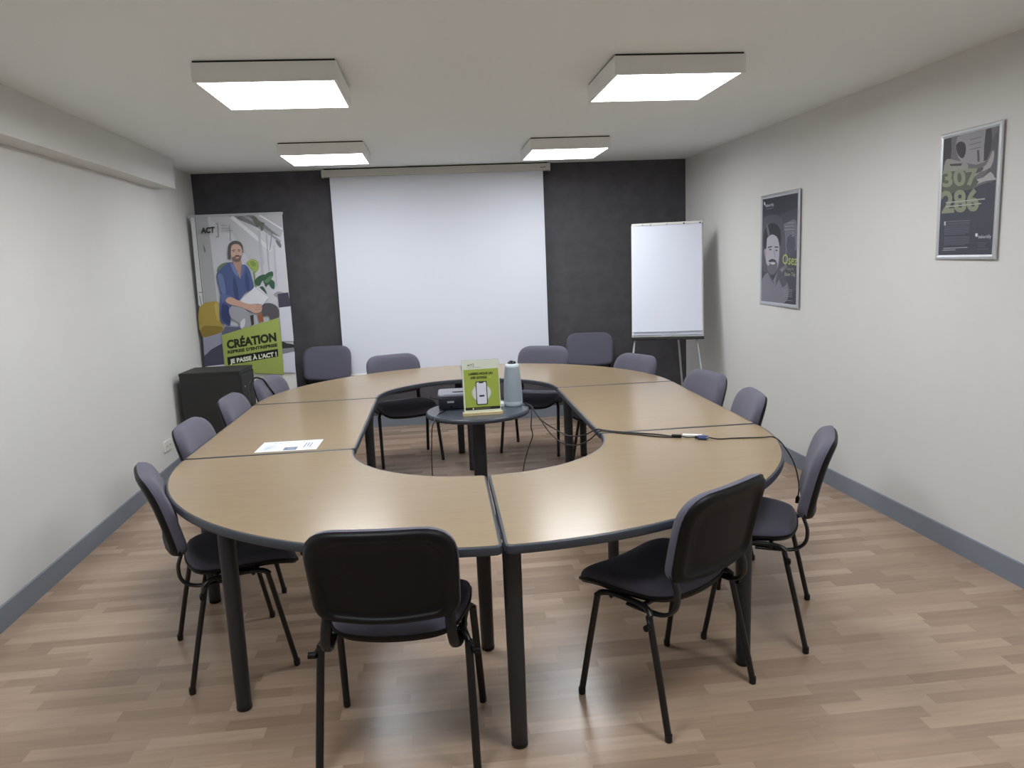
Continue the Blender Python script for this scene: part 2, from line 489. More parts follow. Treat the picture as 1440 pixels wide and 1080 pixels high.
table('conference_table', 'straight beech table on the left side with the printed sheet lying on it', rect(-1), [(-1.34, .045), (-.665, .045), (-1.34, LL - .05), (-.665, LL - .05)], Gr)
table('conference_table', 'straight beech table on the right side, between two curved corner tables', rect(1), [(1.34, .045), (.665, .045), (1.34, LL - .05), (.665, LL - .05)], Gr)

# ------------------------------------------------------------------ chairs
def slab_patch(outline, depth_fn, bend, mb, mi=0, rings=(0, .35, .62, .78, .81, .85, .9, .955, .985, 1.0)):
    """cushion-like sheet: rings of the outline shrunk to its centre, offset by depth_fn(s), then bent"""
    n = len(outline); cx = sum(p[0] for p in outline) / n; cy = sum(p[1] for p in outline) / n
    vs = [bend(cx, cy, depth_fn(0))]
    for s in rings[1:]:
        for (x, y) in outline: vs.append(bend(cx + (x - cx) * s, cy + (y - cy) * s, depth_fn(s)))
    fs = [(0, 1 + i, 1 + (i + 1) % n) for i in range(n)]
    for k in range(len(rings) - 2):
        a = 1 + k * n; b = a + n
        fs += [(a + i, b + i, b + (i + 1) % n, a + (i + 1) % n) for i in range(n)]
    mb.add(vs, fs, mi, True)
    return vs[-n:]
def densify(o, m=3):
    out = []
    for i in range(len(o)):
        a = o[i]; b = o[(i + 1) % len(o)]; d = math.hypot(b[0] - a[0], b[1] - a[1]); k = max(1, int(d / .04))
        for j in range(k): out.append((a[0] + (b[0] - a[0]) * j / k, a[1] + (b[1] - a[1]) * j / k))
    return out
def solid_sheet(outline, front, back, bend, rimf=0.0):
    mb = MB(); n = len(outline)
    a = slab_patch(outline, front, bend, mb); b = slab_patch(outline, back, bend, mb)
    mb.add(a + b, [(i, (i + 1) % n, n + (i + 1) % n, n + i) for i in range(n)], 0, True)
    return mb

def make_chair():
    t = thing('meeting_chair', 'x', 'chair')
    # --- backrest: sheet coordinates x (side), y (height); depth d towards the sitter (+Y)
    so = densify(round_poly([(-.226, .545), (-.05, .528), (.05, .528), (.226, .545), (.236, .853), (-.236, .853)], [.05, .1, .1, .05, .115, .115], 7))
    def ybk(x, z):
        k = (z - .54) / .32
        return -.205 - .062 * k - .022 * k * k + .026 * abs(x / .23) ** 2.6
    bend = lambda x, z, d: (x, ybk(x, z) + d, z)
    crown = lambda s: .040 * (1 - s ** 12) ** .5 + .004 if s < 1 else .004
    solid_sheet(so, crown, lambda s: -.006, bend).build('backrest', M['fabric'], t)
    # black plastic back cover with a raised rim and a flatter middle field
    shell_o = densify(round_poly([(-.224, .541), (-.05, .524), (.05, .524), (.224, .541), (.234, .850), (-.234, .850)], [.05, .1, .1, .05, .115, .115], 7))
    def bk(s):
        if s >= .999: return -.002
        if s > .97: return -.013
        if s > .93: return -.021
        if s > .83: return -.024
        if s > .80: return -.017
        return -.011
    solid_sheet(shell_o, lambda s: .004, bk, bend).build('back_cover', M['black_plastic'], t)
    # --- seat: x side, y depth
    seat_o = densify(round_poly([(-.185, -.138), (0, -.160), (.185, -.138), (.238, .03), (.228, .258), (-.228, .258), (-.238, .03)], [.08, .08, .08, .1, .085, .085, .1], 7))
    def zs(x, y):
        w = max(0, (y - .10) / .158)
        return .438 + .020 * (x / .23) ** 2 - .032 * w * w + .010 * max(0, (-y - .06) / .10) ** 2
    sb = lambda x, y, d: (x, y, zs(x, y) + d)
    solid_sheet(seat_o, lambda s: .044 * (1 - s ** 10) ** .5 + .006 if s < 1 else .006, lambda s: .002, sb).build('seat', M['fabric'], t)
    sh_o = densify(round_poly([(-.187, -.142), (0, -.164), (.187, -.142), (.242, .03), (.232, .262), (-.232, .262), (-.242, .03)], [.08, .08, .08, .1, .085, .085, .1], 7))
    solid_sheet(sh_o, lambda s: .008, lambda s: -.014 if s < .97 else -.002, sb).build('seat_shell', M['black_plastic'], t)
    # --- frame
    fr = MB()
    for s in (-1, 1):
        fr.tube(catmull([(s * .238, -.120, .412), (s * .230, -.102, .426), (s * .220, -.06, .431), (s * .220, .06, .430), (s * .230, .108, .424), (s * .238, .130, .408)], 4), .0105, 8)
    fr.tube([(-.226, -.06, .424), (.226, -.06, .424)], .009, 8)
    fr.tube([(-.226, .07, .421), (.226, .07, .421)], .009, 8)
    fr.build('seat_frame', M['black_metal'], t)
    for s in (-1, 1):
        for (fy, ty) in ((-.2, -.112), (.2, .122)):
            lg = MB().tube([(s * .252, fy, .014), (s * .2455, (fy * .55 + ty * .45), .20), (s * .238, ty, .414)], .0118, 10, ov=(1.12, .9)).build('leg', M['black_metal'], t)
            MB().lathe([(.0110, 0), (.0130, .003), (.0134, .026)], (s * .252, fy, 0), 10).build('foot_cap', M['foot'], lg)
    for s in (-1, 1):
        MB().tube(catmull([(s * .188, -.178, .60), (s * .190, -.180, .55), (s * .194, -.196, .50), (s * .200, -.190, .447), (s * .205, -.150, .416), (s * .210, -.09, .411), (s * .212, .0, .412)], 5), .0125, 8, ov=(1.35, .6)).build('back_bracket', M['black_metal'], t)
        MB().tube([(s * .252, -.128, .385), (s * .276, -.128, .385)], .011, 10).tube([(s * .243, -.112, .405), (s * .256, -.128, .385)], .007, 8).build('linking_knob', M['black_plastic'], t)
    return t
ch0 = make_chair()
W1 = 'chairs set around the oval table'; W2 = 'spare chairs against the charcoal wall'
chairs = [
    (-.150, 2.42, -.118, 'dark chair with its back to the viewer at the near left of the table', W1),
    (.815, 2.55, .595, 'dark chair angled at the right front of the table, pulled out so its seat shows', W1),
    (1.375, 3.01, 1.08, 'grey chair at the near right curve with a black cable plug hanging beside it', W1),
    (1.470, 3.911, 1.40, 'grey chair on the right long side, the nearer of two below the framed posters', W1),
    (1.502, 4.57, 1.73, 'grey chair on the right long side, the farther of two, nearer the flip chart', W1),
    (1.346, 5.51, 1.99, 'grey chair at the far right curve directly in front of the flip chart legs', W1),
    (.878, 6.275, 2.66, 'grey chair at the far end just right of the pale conference camera', W1),
    (1.556, 7.19, 2.942, 'spare grey chair against the charcoal wall between screen and flip chart', W2),
    (-.232, 6.240, 3.45, 'grey chair at the far end in front of the left half of the projection screen', W1),
    (-.998, 7.22, 3.04, 'spare chair in shadow against the charcoal wall beside the roll-up banner', W2),
    (-.898, 5.46, -1.80, 'grey chair at the far left curve with a black strap looped over its back', W1),
    (-.968, 4.76, -1.61, 'grey chair on the left side directly in front of the black cabinet', W1),
    (-.985, 3.985, -1.60, 'grey chair on the left side beside the wall socket', W1),
    (-.892, 3.152, -1.19, 'grey chair at the near left curve, side-on, its seat pushed under the table', W1),
]
for i, (x, y, a, lab, g) in enumerate(chairs):
    o = ch0 if i == 0 else copy_tree(ch0)
    o.location = (x, y, 0); o.rotation_euler = (0, 0, a); o['label'] = lab; o['group'] = g

# ------------------------------------------------------------------ small round table and what stands on it
rt = thing('round_table', 'small round dark grey pedestal table standing inside the oval of tables', 'table', (.270, 4.425, 0))
MB().lathe([(.296, 0), (.304, .004), (.307, .014), (.304, .024), (.298, .028)], (0, 0, .712), 64).build('edge_band', M['edge'], rt)
MB().lathe([(.298, .7385), (.298, .7408)], (0, 0, 0), 64).build('tabletop', M['table_black'], rt)
MB().tube([(0, 0, .03), (0, 0, .715)], .040, 24).build('pedestal', M['leg_grey'], rt)
MB().lathe([(.22, 0), (.225, .006), (.22, .014), (.08, .030), (.045, .036)], (0, 0, 0), 48).build('base_plate', M['leg_grey'], rt)
ZR = .741
# projector
pj = thing('projector', 'compact dark projector with grey top on the small round table', 'projector', (.178, 4.535, ZR), -.03)
def rbox(w, d, z0, z1, rad, bev, mb=None, mi=0, c=(0, 0)):
    o = round_poly([(c[0] - w / 2, c[1] - d / 2), (c[0] + w / 2, c[1] - d / 2), (c[0] + w / 2, c[1] + d / 2), (c[0] - w / 2, c[1] + d / 2)], rad, 6)
    return (mb or MB()).prism(o, z0, z1, bev, mi)
rbox(.27, .215, .008, .078, .028, .006).build('body', M['proj_body'], pj)
tp = rbox(.274, .219, .077, .098, .03, .008).build('top_cover', M['proj_top'], pj)
mbt = MB().box((.01, -.035, .0985), (.10, .028, .002)); [mbt.box((-.045 + k * .018, -.035, .1000), (.010, .010, .002)) for k in range(6)]
mbt.build('control_panel', M['black_plastic'], tp)
MB().box((-.062, -.1085, .052), (.040, .002, .012)).build('badge', M['alu'], pj)
MB().tube([(-.06, -.106, .022), (-.06, -.1085, .022)], .008, 14).build('receiver_window', M['lens'], pj)
MB().tube([(.07, -.1065, .045), (.07, -.116, .045)], .026, 24).tube([(.07, -.113, .045), (.07, -.1165, .045)], .021, 24).build('lens', M['lens'], pj)
for sx_ in (-.1, .1):
    for sy_ in (-.07, .07): MB().tube([(sx_, sy_, 0), (sx_, sy_, .009)], .010, 12).build('foot', M['foot'], pj)
MB().tube(catmull([(-.135, .02, .05), (-.165, .01, .058), (-.185, 0, .066)], 3), .0035, 6).build('plug', M['cable'], pj)

# conference camera (tapered tower)
ow = thing('conference_camera', 'tall tapered pale grey conference camera tower with black lens on top', 'conference camera', (.490, 4.475, ZR))
prof = [(.050, 0), (.054, .004), (.0555, .018), (.0565, .030)]
MB().lathe(prof, seg=40).build('base', M['shiny_white'], ow)
MB().lathe([(.0565, .030), (.0560, .06), (.0535, .12), (.0490, .18), (.0440, .226), (.0432, .236)], seg=40).build('speaker_grille', M['mesh_grey'], ow)
MB().lathe([(.0432, .236), (.0425, .246), (.038, .2525), (.026, .255), (0.001, .255)], seg=40).build('top_cap', M['shiny_white'], ow)
MB().lathe([(.026, .254), (.026, .258), (.020, .267), (.010, .272), (0.0005, .273)], seg=28).build('lens', M['lens'], ow)
# white power adapter between the sign and the camera
pa = thing('power_adapter', 'small white power adapter beside the base of the pale conference camera', 'power adapter', (.412, 4.46, ZR))
rbox(.036, .05, 0, .028, .008, .004).build('body', M['white_plastic'], pa)

# counter sign
sg = thing('counter_sign', 'green and white A4 counter sign in clear holder on a pale wooden block', 'sign', (.287, 4.255, ZR), .03)
MB().box((0, 0, .009), (.226, .050, .018), bev=.0015).build('base', M['blond'], sg)
tilt = math.radians(5)
def tilted(o):
    o.location = (0, -.012, .018); o.rotation_euler = (-tilt, 0, 0); return o
tilted(MB().box((0, .0025, .149), (.216, .003, .298), bev=.001).build('holder', M['acrylic'], sg))
# sheet drawn in millimetres, x right, y down from the top left corner
ps = Print(lambda x, y: (-.105 + x / 1000, .297 - y / 1000), .00008)
green = (156, 172, 74)
ps.poly([(0, 0), (210, 0), (210, 297), (0, 297)], (206, 212, 198))
ps.poly([(8, 52), (206, 52), (206, 268), (8, 268)], green)
ps.poly([(8, 268), (206, 268), (206, 284), (8, 284)], (34, 38, 22))
ps.text('ACT', 30, 33, 60, 33, 11, (40, 42, 36), .03); ps.line(66, 20, 66, 36, 2.5, (60, 62, 52)); ps.line(61, 20, 67, 20, 2, (60, 62, 52)); ps.line(61, 36, 67, 36, 2, (60, 62, 52))
ps.line(30, 42, 105, 42, 1.8, (130, 134, 118))
ps.text('LAISSEZ-NOUS UN', 36, 84, 172, 84, 13, (44, 52, 18), .05)
ps.text('AVIS GOOGLE', 44, 106, 138, 106, 13, (44, 52, 18), .05)
ps.ell(156, 101, 7, 6, (196, 196, 90), 20); ps.ell(154, 99.5, 1, 1.2, (52, 60, 22), 8); ps.ell(159, 99.5, 1, 1.2, (52, 60, 22), 8); ps.line(153, 104, 160, 104, 1.2, (52, 60, 22))
ps.ell(104, 188, 57, 52, (176, 186, 130), 40); ps.ell(104, 188, 52, 47, (206, 212, 214), 40)
ps.poly(round_poly([(72, 122), (137, 122), (137, 256), (72, 256)], 10), (48, 54, 44))
ps.poly(round_poly([(77, 127), (132, 127), (132, 251), (77, 251)], 7), (214, 218, 232))
ps.poly(round_poly([(90, 127), (119, 127), (116, 133), (93, 133)], 2), (48, 54, 44))
ps.poly([(90, 200), (119, 200), (119, 210), (90, 210)], (40, 42, 60))
ps.ell(52, 276, 4.5, 5, (226, 222, 196)); ps.line(64, 276, 150, 276, 2.5, (140, 142, 110))
tilted(ps.build('printed_sheet', sg))

# ------------------------------------------------------------------ cables and plugs
def cable(name, pts, rad, label, cat='cable', group=None, sub=6):
    return tag(MB().tube(catmull(pts, sub), rad, 7).build(name, M['cable']), label, cat, group)
Zc = ZT + .0045
cable('cable', [(.546, 4.452, ZR + .004), (.585, 4.43, ZR + .004), (.601, 4.39, .722), (.633, 4.3, .675), (.682, 4.1, .660), (.717, 3.9, .668), (.773, 3.8, .690), (.820, 3.69, .742), (.847, 3.655, .7455), (.882, 3.623, Zc), (.941, 3.576, Zc), (1.003, 3.540, Zc), (1.075, 3.492, Zc), (1.127, 3.430, Zc + .001)], .0034,
      'upper black cable sagging from the conference camera across to the dark clip', group='black leads on the right table')
cable('cable', [(.556, 4.425, ZR + .004), (.580, 4.40, ZR + .003), (.600, 4.372, .718), (.625, 4.3, .68), (.657, 4.2, .628), (.684, 4.05, .610), (.705, 3.95, .612), (.742, 3.8, .640), (.785, 3.71, .685), (.826, 3.645, .742), (.850, 3.625, .7455), (.905, 3.572, Zc), (.985, 3.515, Zc), (1.060, 3.450, Zc), (1.127, 3.415, Zc)], .0034,
      'lower black cable hanging in the deeper loop from the conference camera to the dark clip', group='black leads on the right table')
cable('cable', [(.535, 4.505, ZR + .004), (.570, 4.50, ZR + .003), (.594, 4.47, .722), (.590, 4.42, .69), (.582, 4.4, .619), (.590, 4.41, .562), (.572, 4.42, .506), (.552, 4.44, .436), (.527, 4.4, .369), (.50, 4.36, .2), (.49, 4.33, .05), (.50, 4.28, .006), (.56, 4.2, .005)], .003,
      'thin black cable dropping from the right rim of the small round table to the floor')
cable('cable', [(.082, 4.425, ZR + .0035), (.055, 4.37, ZR + .0035), (.030, 4.30, ZR + .003), (.003, 4.22, .715), (-.008, 4.235, .66), (-.012, 4.25, .60), (-.017, 4.27, .52), (-.019, 4.3, .41), (-.02, 4.31, .2), (-.015, 4.32, .03), (.02, 4.36, .005), (.09, 4.45, .005)], .003,
      'thin black power cable dropping from the projector at the left rim of the round table')
ft = tag(MB().tube([(1.125, 3.423, ZT + .0095), (1.150, 3.411, ZT + .0095), (1.166, 3.403, ZT + .0095)], .0085, 10).build('cable_clip', M['black_plastic']), 'small dark barrel clip holding the black leads together on the right table', 'cable clip')
vp = thing('video_plug', 'blue video plug at the end of the black leads on the right table', 'plug', (1.248, 3.352, ZT + .001), -.35)
MB().box((0, 0, .009), (.040, .030, .016), bev=.003).build('plug_body', M['blue'], vp)
MB().box((-.026, 0, .009), (.014, .018, .011), bev=.001).build('strain_relief', M['cable'], vp)
MB().box((.024, 0, .009), (.010, .034, .013), bev=.001).build('connector_shell', M['chrome'], vp)
for s in (-1, 1): MB().tube([(-.018, s * .017, .009), (.028, s * .017, .009)], .003, 8).build('thumb_screw', M['blue'], vp)
cable('cable', [(1.166, 3.403, ZT + .009), (1.19, 3.390, Zc + .001), (1.212, 3.366, ZT + .01), (1.226, 3.360, ZT + .010)], .003, 'short black lead between the dark clip and the blue plug', group='black leads on the right table')
wt = thing('white_adapter', 'small white adapter lying beside the blue plug on the right table', 'adapter', (1.222, 3.412, ZT + .001), -.42)
MB().box((0, 0, .006), (.090, .026, .011), bev=.003).build('adapter_body', M['white_plastic'], wt)
MB().box((.050, 0, .006), (.012, .014, .006)).build('connector', M['chrome'], wt)
cable('cable', [(1.276, 3.342, ZT + .010), (1.315, 3.324, Zc), (1.38, 3.318, Zc), (1.446, 3.307, Zc), (1.515, 3.291, Zc + .001), (1.562, 3.283, Zc + .002), (1.593, 3.272, .725), (1.622, 3.256, .680), (1.646, 3.244, .629), (1.660, 3.232, .57), (1.663, 3.22, .509), (1.653, 3.21, .475)], .003,
      'black cable running off the right edge of the table and hanging beside a chair')
pl = tag(MB().tube([(1.6535, 3.210, .478), (1.651, 3.208, .466), (1.649, 3.206, .445)], [.006, .010, .010], 10).build('cable_plug', M['black_plastic']), 'black plug hanging at the lower end of the cable beside the near right chair', 'plug')

# strap looped over the far left chair
cable('strap', [(-1.200, 5.30, .58), (-1.221, 5.295, .701), (-1.234, 5.316, .767), (-1.241, 5.352, .816), (-1.236, 5.395, .853), (-1.208, 5.408, .869), (-1.174, 5.388, .867), (-1.152, 5.404, .850), (-1.131, 5.431, .802), (-1.105, 5.465, .744), (-1.085, 5.49, .692), (-1.074, 5.495, .62), (-1.064, 5.50, .54)], .006,
      'black cable loop draped over the backrest of the far left chair', 'strap')

# ------------------------------------------------------------------ printed sheet on the left table
sp = Print(lambda x, y: (-.1485 + x / 1000, -(-.105 + y / 1000)), .00006)
sp.poly([(0, 0), (297, 0), (297, 210), (0, 210)], (226, 231, 246))
sp.poly([(132, 135), (196, 135), (196, 196), (132, 196)], (98, 112, 132)); sp.poly([(150, 150), (186, 150), (186, 180), (150, 180)], (136, 148, 168))
for k in range(3): sp.poly([(60 + 26 * k, 30), (70 + 26 * k, 30), (70 + 26 * k, 46), (60 + 26 * k, 46)], (160, 170, 190))
for k in range(7): sp.line(20, 70 + 13 * k, 100 - 8 * (k % 3), 70 + 13 * k, 3, (196, 204, 222))
sp.line(40, 170, 60, 130, 4, (140, 152, 175))
for k in range(3): sp.line(226 + 14 * k, 60, 226 + 14 * k, 160 - 20 * (k % 2), 6, (110, 120, 140))
sp.poly([(200, 28), (214, 28), (214, 40), (200, 40)], (120, 130, 150))
lf = thing('printed_leaflet', 'white printed sheet lying on the left straight table near its seam', 'paper', TW(-.935, .148, ZT + .0012), TH - .02)
o = sp.build('sheet', lf); o.rotation_euler = (-PI / 2, 0, 0)

# ------------------------------------------------------------------ wall socket
so_ = thing('wall_socket', 'double white wall socket low on the left wall', 'socket', (lx(6.12) + .001, 6.12, .275), AL)
MB().box((.006, 0, 0), (.012, .16, .085), bev=.003).build('face_plate', M['white_plastic'], so_)
for s in (-1, 1):
    MB().tube([(.0115, s * .037, 0), (.0135, s * .037, 0)], .021, 20).build('socket_insert', M['white_plastic'], so_)
    MB().box((.0145, s * .037, 0), (.001, .022, .004)).build('pin_holes', M['foot'], so_)

# ------------------------------------------------------------------ black cabinet in the left corner
cb = thing('storage_cabinet', 'low black cabinet with a keyhole standing in the left corner before the banner', 'cabinet', (-1.785, 6.60, 0), -.045)
MB().box((0, .0, .397), (.488, .385, .754), bev=.002).build('body', M['cabinet'], cb)
MB().box((0, 0, .786), (.492, .389, .024), bev=.002).build('top_panel', M['cabinet'], cb)
MB().box((0, 0, .010), (.44, .33, .020)).build('plinth', M['foot'], cb)
d = MB().box((.2480, 0, .397), (.010, .372, .735), bev=.002).build('door', M['cabinet'], cb)
MB().tube([(.252, -.11, .655), (.2555, -.11, .655)], .009, 14).build('keyhole', M['chrome'], d)

# ------------------------------------------------------------------ projection screen
scx = .185; scy = by(scx) - .075
ps_ = thing('projection_screen', 'large white pull-down projection screen hanging before the charcoal wall', 'projection screen', (scx, scy, 0), AB)
MB().box((0, 0, 2.474), (2.16, .075, .066), bev=.003).build('case', M['case'], ps_)
MB().box((.0, .012, 2.512), (2.12, .06, .012)).build('ceiling_bracket', M['gap'], ps_)
for s in (-1, 1): MB().box((s * 1.078, 0, 2.474), (.012, .082, .074), bev=.003).build('end_cap', M['case'], ps_)
MB().box((.0, -.004, 1.50), (2.03, .0015, 1.90)).build('fabric', M['screen'], ps_)
MB().tube([(-1.03, -.004, .548), (1.03, -.004, .548)], .012, 10).build('bottom_bar', M['white_plastic'], ps_)
mk = Print(lambda x, y: (x, y), .0002); mk.text('oray', .985, 2.474, 1.042, 2.474, .016, (50, 48, 44), .02)
mo = mk.build('maker_mark', ps_); mo.location = (0, -.038, 0)

# ------------------------------------------------------------------ roll-up banner
bn = thing('roll_up_banner', 'tall roll-up banner with printed seated person and green text block, left of the screen', 'banner', (-1.660, 7.30, 0), AB)
f = homography([(120, 102), (705, 102), (803, 1108), (232, 1075)], [(-.405, 2.108), (.405, 2.108), (.405, .635), (-.405, .70)])
b = Print(f, .00025)
b.k = 2
# base sheet continues down to the cassette
sheet = MB().box((0, .004, 1.10), (.812, .002, 2.02)); sheet.build('backing_sheet', M['white_plastic'], bn)
Gy = (200, 201, 208)
b.poly([(120, 102), (705, 102), (803, 1108), (232, 1075)], (196, 197, 206))
b.poly([(121, 104), (150, 104), (222, 660), (178, 664)], (206, 208, 210))
b.poly([(155, 104), (232, 104), (296, 640), (216, 650)], (166, 168, 172))
b.line(150, 104, 210, 650, 5, (92, 94, 98)); b.line(178, 580, 205, 578, 5, (110, 112, 118)); b.line(183, 600, 196, 660, 4, (110, 112, 118))
b.poly([(204, 270), (222, 320), (214, 332), (205, 300)], (120, 122, 128))
b.poly([(250, 104), (480, 104), (560, 210), (590, 340), (600, 420), (500, 380), (380, 200), (250, 130)], (184, 185, 192))
b.poly([(370, 104), (705, 104), (716, 210), (700, 250), (560, 150), (520, 104)], (170, 170, 178))
b.line(385, 110, 640, 330, 22, (212, 212, 218)); b.line(470, 104, 700, 280, 14, (148, 148, 156)); b.line(560, 104, 710, 200, 8, (216, 216, 222))
b.line(560, 200, 590, 520, 16, (176, 177, 186)); b.line(610, 230, 628, 460, 8, (168, 170, 178)); b.line(645, 215, 632, 330, 5, (130, 130, 138)); b.line(660, 300, 676, 560, 12, (182, 183, 192))
b.line(372, 160, 380, 262, 5, (150, 152, 160)); b.line(320, 165, 365, 165, 3, (170, 172, 178)); b.line(325, 183, 400, 200, 3, (160, 162, 168))
b.poly([(515, 115), (545, 120), (560, 150), (600, 155), (588, 168), (590, 200), (575, 205), (565, 175), (548, 180)], (98, 100, 92), 2)
b.poly([(668, 268), (690, 276), (706, 300), (700, 318), (682, 296)], (112, 114, 112), 2)
# plants
for p in ([(484, 402), (520, 380), (556, 402), (562, 440), (540, 468), (512, 440), (500, 425)],):
    b.poly(p, (148, 166, 92), 3)
b.poly([(505, 400), (530, 395), (545, 420), (525, 430)], (122, 146, 76), 2)
for p in ([(296, 452), (300, 425), (330, 402), (368, 396), (352, 420), (318, 440), (310, 462)],): b.poly(p, (112, 132, 104), 3)
b.line(530, 460, 545, 560, 10, (122, 150, 98))
for p in ([(535, 520), (560, 492), (600, 480), (615, 500), (585, 520), (570, 548), (545, 545)], [(590, 500), (620, 470), (650, 464), (655, 490), (640, 510), (664, 530), (662, 575), (640, 560), (626, 540), (612, 560), (600, 540)],
          [(570, 560), (590, 556), (612, 590), (616, 618), (596, 600), (580, 585)]): b.poly(p, (58, 92, 70), 3)
b.poly([(600, 520), (640, 490), (650, 500), (618, 535)], (96, 128, 98), 2)
# cushions, bench, window sill
b.poly([(660, 605), (690, 590), (735, 605), (690, 622)], (150, 150, 162), 2)
b.poly([(684, 606), (752, 598), (768, 686), (694, 692)], (70, 66, 84))
b.poly([(694, 692), (768, 686), (790, 905), (712, 905)], (206, 210, 222))
b.poly([(184, 672), (300, 640), (312, 700), (334, 790), (330, 830), (205, 860)], (170, 148, 74), 3)
b.poly([(200, 800), (240, 790), (330, 800), (320, 836), (205, 862)], (138, 118, 52), 2)
b.poly([(280, 660), (304, 650), (318, 740), (300, 760)], (190, 170, 96), 2)
b.poly([(208, 868), (330, 836), (350, 790), (440, 800), (520, 800), (560, 850), (600, 1010), (222, 1040)], (150, 152, 172))
b.poly([(212, 985), (262, 940), (330, 905), (345, 1050), (224, 1046)], (72, 72, 92))
b.poly([(330, 836), (350, 800), (450, 806), (460, 826), (330, 870)], (96, 98, 120))
b.poly([(712, 905), (745, 918), (785, 925), (790, 950), (720, 952)], (48, 52, 56), 2)
b.poly([(716, 950), (792, 946), (794, 970), (720, 985)], (132, 132, 142))
b.poly([(226, 1046), (360, 1036), (360, 1060), (228, 1062)], (214, 216, 226))
b.poly([(720, 984), (796, 972), (803, 1106), (726, 1100)], (206, 210, 224))
# seated person
b.poly([(365, 372), (366, 300), (382, 272), (412, 262), (446, 274), (461, 305), (460, 345), (440, 300), (400, 300), (390, 330), (384, 376), (372, 378)], (88, 84, 88), 4)
b.poly([(400, 380), (448, 380), (452, 430), (446, 500), (430, 490), (405, 430)], (176, 142, 130), 3)
b.poly([(384, 330), (388, 295), (410, 284), (438, 290), (455, 318), (455, 352), (446, 385), (424, 396), (400, 388), (386, 360)], (198, 166, 154), 4)
b.poly([(392, 366), (406, 362), (424, 352), (444, 358), (452, 352), (446, 386), (424, 397), (400, 388)], (120, 100, 98), 3)
b.poly([(412, 366), (438, 365), (434, 374), (416, 375)], (198, 150, 142))
b.line(392, 324, 413, 320, 5, (86, 76, 78)); b.line(426, 320, 446, 323, 5, (86, 76, 78))
b.ell(403, 331, 5, 2.5, (70, 60, 62), 10); b.ell(437, 331, 5, 2.5, (70, 60, 62), 10); b.line(420, 330, 422, 350, 4, (170, 134, 124)); b.line(410, 357, 438, 356, 5, (78, 66, 66))
b.poly([(378, 396), (404, 410), (430, 470), (448, 500), (462, 415), (500, 440), (520, 500), (532, 566), (480, 590), (440, 640), (410, 660), (386, 680), (384, 792), (352, 785), (322, 768), (314, 700), (318, 600), (300, 520), (294, 470), (320, 436), (348, 412)], (76, 92, 138), 3)
b.poly([(378, 398), (404, 410), (432, 465), (428, 490), (400, 455)], (112, 128, 170)); b.poly([(455, 408), (478, 428), (460, 480), (446, 500)], (98, 114, 158))
b.poly([(405, 480), (430, 560), (436, 625), (420, 640), (400, 560)], (58, 72, 116), 2); b.poly([(480, 460), (500, 500), (506, 570), (488, 578), (476, 520)], (60, 76, 122), 2)
b.poly([(300, 470), (330, 470), (350, 540), (352, 600), (330, 590), (312, 540)], (104, 120, 162), 2)
b.poly([(320, 600), (340, 590), (394, 612), (352, 638), (330, 650)], (96, 112, 156))
b.poly([(330, 660), (352, 660), (380, 690), (384, 780), (350, 776), (328, 740)], (50, 62, 106), 2)
b.poly([(376, 690), (400, 672), (450, 680), (500, 710), (518, 740), (520, 792), (498, 806), (452, 814), (440, 780), (396, 752), (380, 724)], (158, 160, 168), 3)
b.poly([(452, 770), (478, 752), (476, 800), (450, 814)], (206, 208, 214), 2)
b.poly([(584, 700), (590, 668), (640, 662), (686, 690), (694, 752), (640, 764), (630, 740), (590, 736)], (86, 84, 90), 3)
b.poly([(556, 730), (588, 722), (598, 776), (570, 780)], (146, 92, 62)); b.poly([(510, 736), (532, 730), (536, 792), (520, 798)], (56, 52, 56))
b.poly([(448, 638), (540, 556), (574, 566), (632, 622), (590, 672), (560, 660), (520, 668), (470, 660)], (214, 214, 224))
b.line(540, 558, 632, 624, 4, (180, 180, 190))
b.poly([(352, 636), (384, 614), (440, 640), (500, 662), (560, 664), (586, 680), (580, 712), (545, 722), (500, 700), (440, 676), (380, 660)], (196, 158, 144), 3)
b.line(548, 672, 584, 668, 4, (160, 122, 112)); b.line(546, 684, 584, 684, 3, (160, 122, 112)); b.line(540, 698, 578, 700, 3, (160, 122, 112))
# green block and wording
gb = (158, 174, 92)
b.poly([(330, 852), (694, 754), (716, 920), (724, 1078), (650, 1074), (600, 1078), (540, 1052), (470, 1044), (352, 1052)], gb)
b.poly([(500, 1040), (724, 1020), (730, 1112), (505, 1094)], gb)
b.text('CRÉATION', 366, 938, 682, 898, 52, (30, 34, 20), .05)
b.text("REPRISE D'ENTREPRISE", 370, 970, 688, 934, 19, (30, 36, 18), .05)
b.poly([(366, 992), (690, 950), (693, 998), (372, 1042)], (24, 26, 18))
b.text("JE PASSE À L'ACT !", 386, 1032, 684, 994, 27, (228, 232, 214), .045)
b.text('ACT', 194, 209, 282, 206, 36, (34, 34, 36), .045)
b.line(300, 152, 306, 234, 5, (110, 110, 112)); b.line(288, 152, 302, 152, 5, (110, 110, 112)); b.line(290, 234, 308, 234, 5, (110, 110, 112))
for k, w in enumerate((36, 52, 76)): b.line(324, 162 + 18 * k, 324 + w, 162 + 18 * k, 3, (150, 152, 156))
for k in range(5): b.line(212, 218, 270, 216, 2, (150, 152, 156)) if k == 0 else None
b.line(505, 1130, 640, 1130, 4, (120, 130, 90))
# strip of white paper showing below the green block
b.build('printed_graphic', bn)
MB().box((0, .003, 2.112), (.83, .022, .022), bev=.004).build('top_rail', M['alu_paint'], bn)
rbox(.85, .18, 0, .085, .04, .008).build('cassette', M['alu'], bn)
MB().tube([(0, .03, .05), (0, .03, 2.11)], .011, 12).build('support_pole', M['alu'], bn)

